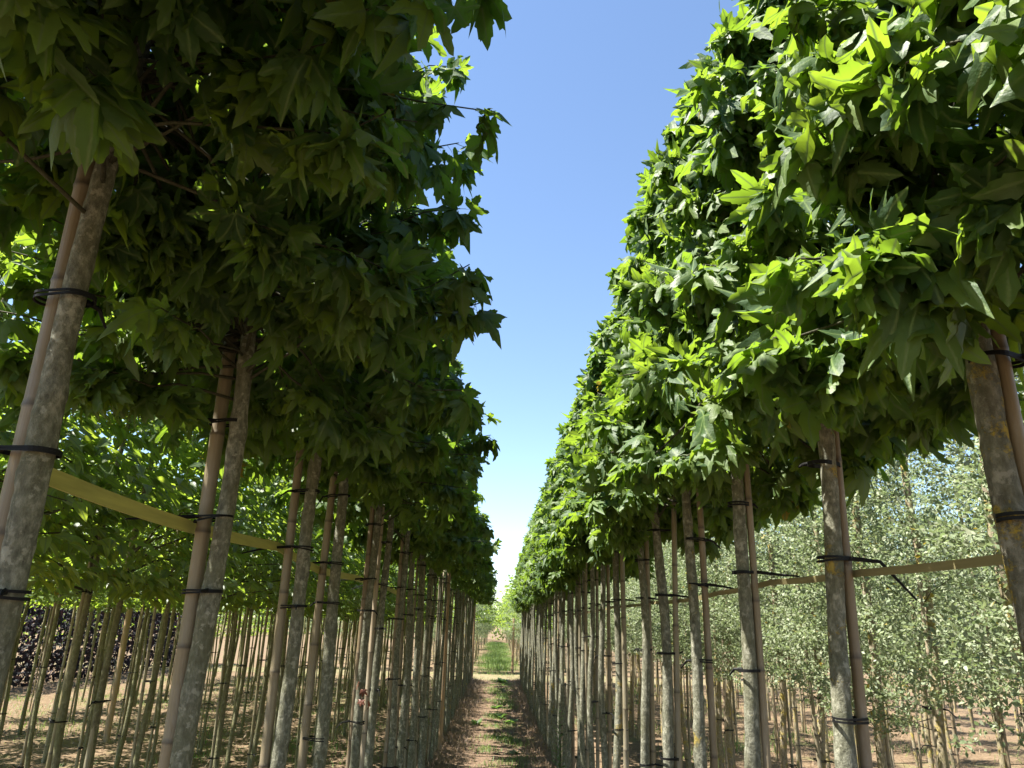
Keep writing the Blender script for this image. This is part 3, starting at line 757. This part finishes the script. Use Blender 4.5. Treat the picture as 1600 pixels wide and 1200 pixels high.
# ------------------------------------------------------------------ oval-leaved rows behind the left sweetgums
oval_var = []
for v in range(5):
    P, B, sh = oval_crown(90 + v, 0.80, 1.74, 3.7, 80, 30)
    oval_var.append((leaf_soup('foliage', OVAL_LOD, np.random.default_rng(v).integers(0, len(OVAL_LOD), len(P)), B, P, MAT_OVAL), twig_mesh(sh[::2], 0.005, 3)))
oval_trunk = [trunk_mesh(120 + v, 0.018 + 0.0015 * v, 3.3, MAT_BARKG, 9, 26, 0.016) for v in range(5)]
oval_cane = [cane_mesh(130 + v, 0.012 + 0.003 * (v % 3), 2.3 + 0.06 * v, MAT_CANEG, 8, False) for v in range(5)]
oval_tie = [tie_mesh(140 + v, 0.027, 0.018, np.array([0.04, 0.008]), 0.05, v) for v in range(4)]
RN = ['nearest', 'second', 'third', 'fourth']
for g in oval_list:
    r = np.random.default_rng(g['seed']); ri, k = g['row'], g['k']
    if ri == 0 and k < 8: lb = f'young tree with pointed oval leaves, {ORD[k]} in the row behind the left sweetgums'
    elif ri == 0: lb = 'slim oval-leaved tree far along the row behind the left sweetgums'
    else: lb = f'green-barked oval-leaved tree in the {ORD[ri]} row beyond the left sweetgums'
    z = float(hgt(np.array(g['x']), np.array(g['y'])))
    root = thing('young_tree', lb, 'tree', (g['x'], g['y'], z), f'oval-leaved trees, {ORD[ri]} row left of the sweetgums')
    v = int(r.integers(0, 5))
    t = obj('trunk', oval_trunk[v], root); t.rotation_euler = (r.normal(0, 0.012), r.normal(0, 0.012), r.uniform(0, 6.28))
    if 'P' in g:
        n_leaf += split_leaves(g, root, 'oval', OVAL, OVAL_LOD, MAT_OVAL, 9)
        for s in sorted(g['sh'], key=lambda p: -np.linalg.norm(p[-1] - p[0]))[:8]:
            V, fs, _ = tube(s, np.linspace(0.008, 0.002, len(s)), 5, 0.04); obj('branch', mesh_np('branch', V, fs, MAT_TWIG), root)
    else:
        sc = r.uniform(0.93, 1.06); a = r.uniform(0, 6.28)
        for nm, me in (('foliage', oval_var[v][0]), ('twigs', oval_var[v][1])):
            f = obj(nm, me, root); f.rotation_euler = (0, 0, a); f.scale = (sc, sc, 1 if ri == 0 else 0.76); f.location = (0, 0, 0 if ri == 0 else 0.44); f['kind'] = 'stuff'
    a = r.uniform(2.0, 4.0)
    if g['y'] < 16:
        for zt in (1.85, 1.2, 0.55):
            t = obj('tie', oval_tie[int(r.integers(0, 4))], root, (0, 0, zt + r.uniform(-0.1, 0.1))); t.rotation_euler = (0, 0, a)
    c = obj('bamboo_cane', oval_cane[v], None, (g['x'] + 0.042 * math.cos(a), g['y'] + 0.042 * math.sin(a), z)); c.rotation_euler = (r.normal(0, 0.01), r.normal(0, 0.01), 0)
    if ri == 0 and k < 8: tag(c, f'greenish bamboo cane at the {ORD[k]} oval-leaved tree behind the left sweetgums', 'cane', 'canes of the oval-leaved rows')
    else: tag(c, f'bamboo cane tied to an oval-leaved tree, {ORD[ri]} row beyond the left sweetgums', 'cane', f'canes of the oval-leaved trees, {ORD[ri]} row')

# ------------------------------------------------------------------ grey small-leaved rows behind the right sweetgums
oak_var = []
for v in range(5):
    P, B, sh = oak_crown(190 + v, 0.60, 1.26 + 0.04 * v, 3.2, 140, 84)
    oak_var.append((leaf_soup('foliage', OAK_LOD, np.random.default_rng(v).integers(0, len(OAK_LOD), len(P)), B, P, MAT_OAK), twig_mesh(sh[::4], 0.003, 3)))
oak_trunk = [trunk_mesh(220 + v, 0.027, 3.0, MAT_BARKO, 9, 30, 0.02, 0.05) for v in range(5)]
oak_cane = [cane_mesh(230 + v, 0.012 + 0.003 * (v % 3), 2.2 + 0.1 * v, MAT_CANEP if v == 0 else MAT_CANE, 8, False) for v in range(5)]
oak_tie = [tie_mesh(240 + v, 0.028, 0.016, np.array([0.04, 0.008]), 0.07, v) for v in range(4)]
for g in oak_list:
    r = np.random.default_rng(g['seed']); ri, k = g['row'], g['k']
    if 'P' in g: lb = f'grey-green small-leaved tree with lichened trunk, {ORD[k]} in the row behind the right sweetgums'
    elif ri == 0: lb = 'grey-green small-leaved tree along the row just behind the right sweetgums'
    else: lb = f'slim grey-green small-leaved tree in the {ORD[ri]} row beyond the right sweetgums'
    z = float(hgt(np.array(g['x']), np.array(g['y'])))
    root = thing('small_leaved_tree', lb, 'tree', (g['x'], g['y'], z), f'grey-green trees, {ORD[ri]} row right of the sweetgums')
    v = int(r.integers(0, 5)); s = 1.0 if ri == 0 else 0.72
    t = obj('trunk', oak_trunk[v], root); t.rotation_euler = (r.normal(0, 0.015), r.normal(0, 0.015), r.uniform(0, 6.28)); t.scale = (s, s, 1)
    if 'P' in g:
        n_leaf += split_leaves(g, root, 'oak', OAK, OAK_LOD, MAT_OAK, 7, 160)
        o = obj('twigs', twig_mesh(g['sh'][::4], 0.003, 3), root); o['kind'] = 'stuff'
    else:
        sc = r.uniform(0.9, 1.15); a = r.uniform(0, 6.28)
        for nm, me in (('foliage', oak_var[v][0]), ('twigs', oak_var[v][1])):
            f = obj(nm, me, root); f.rotation_euler = (0, 0, a); f.scale = (sc, sc, r.uniform(0.95, 1.06)); f['kind'] = 'stuff'
    a = r.uniform(-1.0, 1.0)
    if g['y'] < 14 and ri < 3:
        for zt in (1.35, 0.75, 0.3):
            t = obj('tie', oak_tie[int(r.integers(0, 4))], root, (0, 0, zt + r.uniform(-0.1, 0.1))); t.rotation_euler = (0, 0, a)
    c = obj('bamboo_cane', oak_cane[v], None, (g['x'] + 0.042 * math.cos(a), g['y'] + 0.042 * math.sin(a), z)); c.rotation_euler = (r.normal(0, 0.015), r.normal(0, 0.015), 0)
    if 'P' in g: tag(c, f'bamboo cane at the {ORD[k]} small-leaved tree in the row behind the right sweetgums', 'cane', 'canes of the grey-green rows')
    else: tag(c, f'bamboo cane tied to a grey-green tree, {ORD[ri]} row beyond the right sweetgums', 'cane', f'canes of the grey-green trees, {ORD[ri]} row')

# ------------------------------------------------------------------ bare wooden posts
def post(x, y, r0, h, label, mat=MAT_POST):
    zs = [-0.1, 0, 0.3 * h, 0.7 * h, h - 0.015, h]
    V, fs, ra = tube([(0, 0, z) for z in zs], [r0, r0, r0 * 0.97, r0 * 0.94, r0 * 0.92, r0 * 0.8], 14, 0.01, int(x * 100) % 99 + 3, None, [0, 0, 0, 0, 0, 0.15])
    o = obj('wooden_post', mesh_np('wooden_post', V, fs, mat, {'ring': ra}), None, (x, y, float(hgt(np.array(x), np.array(y)))))
    tag(o, label, 'post', 'bare wooden posts'); return o
post(-6.75, 10.6, 0.05, 1.95, 'thick pale wooden post among the trees behind the left row')
post(-5.35, 11.3, 0.045, 1.95, 'orange-brown wooden post among the trees behind the left row')
post(-0.74, 11.2, 0.035, 2.5, 'red-brown wooden post standing in the left sweetgum row beside the path', MAT_POST)
post(-0.76, 25.3, 0.04, 2.4, 'orange wooden post at the far end of the left sweetgum row')
post(0.62, 29.3, 0.045, 1.95, 'orange wooden post beyond the sandy track right of the path')
lath('wooden_lath', [(-6.72, 7.8 + 1.6 * k, 1.80) for k in range(9)], 0.04, 0.006, MAT_BAND, 'thin green lath running between the far posts on the left', lambda k: 1.2)

# ------------------------------------------------------------------ dark hedge on the left, far plots, distant trees
def leaf_cloud(seed, n, lo, hi, scale, tm, mat, name='foliage', shell=0.0):
    r = np.random.default_rng(seed)
    P = r.uniform(0, 1, (n, 3))
    if shell: P[:, 0] = np.where(r.random(n) < 0.5, 1 - shell * r.random(n), P[:, 0])
    P = np.array(lo) + P * (np.array(hi) - np.array(lo))
    P[:, 0] += 0.12 * np.sin(P[:, 1] * 2.1) * np.sin(P[:, 2] * 2.7 + 1); P[:, 2] += 0.1 * np.sin(P[:, 1] * 3.3 + P[:, 0])
    Y = r.normal(0, 1, (n, 3)); Y[:, 2] -= 0.4; N = r.normal(0, 0.6, (n, 3)) + np.array([0.5, 0, 0.6])
    return leaf_soup(name, tm, r.integers(0, len(tm), n), frames(Y, N, r.uniform(0.8, 1.5, n) * scale), P, mat)
hd = thing('beech_hedge', 'tall dark purple-leaved hedge behind the open ground on the left', 'hedge', (-11.6, 20, 0))
o = obj('foliage', leaf_cloud(5, 20000, (-0.6, -10, 0.02), (0.6, 10, 3.2), 1.7, OVAL_LOD, MAT_HEDGE, shell=0.3), hd); o['kind'] = 'stuff'
for q in range(12): obj('stem', trunk_far[q % 6], hd, (0, -7.5 + 1.45 * q, 0)).scale = (1, 1, 0.8)

fo = 0
for side in (-1, 1):                                                   # plot beyond the track
    for row in range(5):
        n = (28, 26, 16, 12, 10)[row]
        for k in range(n):
            x = side * (1.05 + 1.8 * row); y = 29.4 + (2.1 if row < 2 else 2.8) * k + random.uniform(-0.4, 0.4)
            lb = (f'young pale green tree beside the path beyond the sandy track, {"left" if side < 0 else "right"} side' if row == 0 else f'young pale green tree in the {ORD[row]} row of the plot beyond the track, {"left" if side < 0 else "right"} side')
            root = thing('plot_tree', lb, 'tree', (x + random.uniform(-0.12, 0.12), y, 0), f'trees of the plot beyond the track, {"left" if side < 0 else "right"} row {row + 1}')
            v = fo % 5; fo += 1
            obj('trunk', oak_trunk[v], root).scale = (1.0, 1.0, 0.85)
            q = random.uniform(0.85, 1.2)
            f = obj('foliage', (oak_var if (side < 0) == (k % 3 != 0) else oval_var)[v][0], root); f['kind'] = 'stuff'
            f.scale = (1.35 * q, 1.35 * q, q); f.rotation_euler = (0, 0, random.uniform(0, 6.28)); f.location = (0, 0, -0.25)
_far = {}
def far_part(root, key, h, w):
    f = obj('foliage', _far[key], root); f['kind'] = 'stuff'; f.scale = (w, w, h)
def big_tree(x, y, h, w, label, seed, conif):
    root = thing('distant_tree', label, 'tree', (x, y, 0), 'trees on the horizon')
    V, fs, _ = tube([(0, 0, -0.1), (0.05, 0, h * 0.4), (0, 0.05, h * 0.8)], [h * 0.03, h * 0.02, 0.03], 7)
    obj('trunk', mesh_np('trunk', V, fs, MAT_TWIG), root)
    key = (seed % 3, conif)
    if key in _far: return far_part(root, key, h, w)
    r = np.random.default_rng(seed); n = 3600
    u = r.uniform(0.05, 1, n) ** (1.2 if conif else 0.8)
    rad = ((1 - u) ** 0.8 + 0.05 if conif else np.sqrt(np.maximum(0, 1 - (2 * u - 1.0) ** 2)))
    a = r.uniform(0, 6.28, n); q = np.sqrt(r.uniform(0.25, 1, n)) * rad * (1 + 0.22 * np.sin(3 * a + 9 * u + seed))
    P = np.stack([q * np.cos(a), q * np.sin(a), 0.08 + 0.92 * u], -1)
    Y = np.stack([np.cos(a), np.sin(a), -0.3 * np.ones(n)], -1) + r.normal(0, 0.4, (n, 3)); N = r.normal(0, 0.5, (n, 3)) + np.array([0, 0, 1])
    B = frames(Y, N, r.uniform(3.5, 7, n)) / np.array([2.7, 2.7, 7.0])[None, :, None]
    _far[key] = leaf_soup('foliage', OVAL_LOD, r.integers(0, len(OVAL_LOD), n), B, P, MAT_FAR)
    far_part(root, key, h, w)
fh = thing('field_hedge', 'long green hedge closing the fields below the horizon trees', 'hedge', (0, 90, 0))
def far_cloud(seed, n, lo, hi, sc, mat):
    return leaf_cloud(seed, n, lo, hi, sc, OVAL_LOD, mat)
o = obj('foliage', far_cloud(8, 11000, (-95, -0.9, 0.02), (95, 0.9, 3.6), 4.5, MAT_OVAL), fh); o['kind'] = 'stuff'
for sd_ in (-1, 1):
    fs_ = thing('side_hedge', f'tall green hedge along the far {"left" if sd_ < 0 else "right"} edge of the nursery field', 'hedge', (sd_ * 24, 35, 0))
    o = obj('foliage', far_cloud(9 + sd_, 6000, (-0.8, -45, 0.02), (0.8, 50, 3.0), 3.5, MAT_OVAL), fs_); o['kind'] = 'stuff'
for q in range(26):
    x = -78 + 6.2 * q + random.uniform(-1.5, 1.5); y = 92 + random.uniform(-6, 10)
    con = q % 3 != 1
    big_tree(x, y, random.uniform(6.0, 8.5), random.uniform(2.2, 3.4), 'dark tree on the horizon beyond the far plot' if not con else 'dark conifer on the horizon beyond the far plot', 700 + q, con)

# ------------------------------------------------------------------ straw, grass and weeds
def blades(name, n, xs, ys, hl, wd, mat, lean, seed, lift=0.0, label=None):
    r = np.random.default_rng(seed)
    x = xs(r, n); y = ys(r, n); z = hgt(x, y) + lift
    L = r.uniform(*hl, n); a = r.uniform(0, 6.28, n); ln = r.uniform(*lean, n)
    d = np.stack([np.cos(a) * np.sin(ln), np.sin(a) * np.sin(ln), np.cos(ln)], -1)
    s = np.stack([-np.sin(a), np.cos(a), np.zeros(n)], -1) * wd
    b = np.stack([x, y, z], -1); m = b + d * L[:, None] * 0.55
    t = b + d * L[:, None]; t[:, 2] -= 0.25 * L * np.sin(ln)
    t[:, 2] = np.maximum(t[:, 2], hgt(t[:, 0], t[:, 1]) + 0.002)
    V = np.stack([b - s, b + s, m + s * 0.8, m - s * 0.8, t], 1).reshape(-1, 3)
    i = np.arange(n)[:, None] * 5
    o = obj(name, mesh_np(name, V, [np.concatenate([i + 0, i + 1, i + 2, i + 3], 1), np.concatenate([i + 3, i + 2, i + 4], 1)], mat)); o['kind'] = 'stuff'
    return o
blades('straw', 30000, lambda r, n: np.where(r.random(n) < 0.5, -1, 1) * (0.74 + r.normal(0, 0.20, n)), lambda r, n: 6 + 19.4 * r.random(n) ** 0.9, (0.05, 0.22), 0.0022, MAT_STRAW, (0.5, 1.5), 1)
blades('straw', 26000, lambda r, n: np.where(r.random(n) < 0.5, r.uniform(-10, -1.2, n), r.uniform(1.2, 9, n)), lambda r, n: 6 + 22 * r.random(n), (0.04, 0.2), 0.003, MAT_STRAW, (0.7, 1.5), 2)
blades('straw', 9000, lambda r, n: r.normal(0, 0.3, n), lambda r, n: 7 + 18.4 * r.random(n), (0.03, 0.14), 0.0028, MAT_STRAW, (1.1, 1.55), 12)
def clumped(cx, sx):
    def f(r, n):
        c = r.normal(cx, sx, 60); return c[r.integers(0, 60, n)] + r.normal(0, 0.06, n)
    return f
def grass_patches(seed, npatch, per, xr, yr, spread, hl, dens_name='grass'):
    r0 = np.random.default_rng(seed); cx = r0.uniform(*xr, npatch); cy = r0.uniform(*yr, npatch); idx = r0.integers(0, npatch, npatch * per)
    return blades(dens_name, npatch * per, lambda r, n: cx[idx] + r.normal(0, spread, n), lambda r, n: cy[idx] + r.normal(0, spread * 1.6, n), hl, 0.004, MAT_GRASS, (0.1, 1.1), seed)
grass_patches(3, 52, 100, (-0.15, 0.42), (9.5, 25.4), 0.10, (0.03, 0.11))
grass_patches(4, 60, 110, (1.1, 8.5), (7.0, 26), 0.22, (0.05, 0.22))
grass_patches(5, 110, 110, (-10, -1.2), (7.0, 26), 0.25, (0.03, 0.13))
grass_patches(6, 110, 220, (-0.5, 0.55), (28.4, 75), 0.3, (0.08, 0.3))
grass_patches(7, 90, 60, (-14, 14), (25.5, 29), 0.3, (0.03, 0.1))

def weed(x, y, n, L, label, up, seed):
    r = np.random.default_rng(seed)
    root = thing('weed_plant', label, 'weed', (x, y, float(hgt(np.array(x), np.array(y)))), None)
    a = r.uniform(0, 6.28, n)
    for k in range(n):
        Yv = np.array([[math.cos(a[k]), math.sin(a[k]), up * r.uniform(0.5, 1.5)]]); Nv = np.array([[-math.cos(a[k]) * up, -math.sin(a[k]) * up, 1.0]]) + r.normal(0, 0.2, (1, 3))
        B = frames(Yv, Nv, np.array([L / 0.085 * r.uniform(0.7, 1.2)]))[0] @ np.diag([1.3, 1, 1])
        zz = 0.005
        obj('leaf', leaf_mesh('weed', OVAL, k % 6, MAT_WEED), root, mat4=Matrix([(*B[0], 0), (*B[1], 0), (*B[2], zz), (0, 0, 0, 1)]))
weed(0.12, 15.3, 24, 0.143, 'broad-leaved green weed in the middle of the path', 0.55, 1)
weed(0.30, 14.6, 21, 0.132, 'dark broad-leaved weed on the right of the path', 0.4, 2)
weed(-0.30, 14.2, 18, 0.121, 'low weed on the bare left side of the path', 0.8, 3)
weed(0.03, 17.0, 21, 0.121, 'bright weed in the path past the broad-leaved weed', 0.6, 4)
weed(0.30, 11.3, 13, 0.088, 'small weed in the shade at the right path edge, nearest the camera', 0.5, 5)
weed(0.20, 24.3, 33, 0.198, 'bushy dark weed clump at the far end of the path', 0.7, 6)
weed(1.75, 9.6, 33, 0.187, 'large leafy weed behind the right sweetgum trunks', 0.9, 7)
weed(1.35, 8.6, 27, 0.165, 'bright leafy weed at the foot of the right sweetgum trunks', 0.9, 8)
# tall narrow-leaved weed against the right trunks
tw = thing('tall_weed', 'tall narrow-leaved weed standing against the right sweetgum trunks', 'weed', (0.68, 8.4, float(hgt(np.array(0.68), np.array(8.4)))))
r = np.random.default_rng(77)
V, fs, _ = tube([(0, 0, 0), (0.01, 0, 0.4), (0, 0.01, 0.85)], [0.007, 0.005, 0.002], 6); obj('stem', mesh_np('stem', V, fs, MAT_WEED, {'vein': np.zeros(len(V))}), tw)
for k in range(60):
    an = k * 2.4; zz = 0.12 + 0.72 * k / 60
    B = frames(np.array([[math.cos(an), math.sin(an), 0.7]]), np.array([[-math.cos(an), -math.sin(an), 1.2]]), np.array([1.2 - 0.5 * k / 60]))[0] @ np.diag([0.35, 1, 1])
    obj('leaf', leaf_mesh('weed', OVAL, k % 6, MAT_WEED), tw, mat4=Matrix([(*B[0], 0), (*B[1], 0), (*B[2], zz), (0, 0, 0, 1)]))
print('leaf parts', n_leaf, 'objects', len(bpy.data.objects))
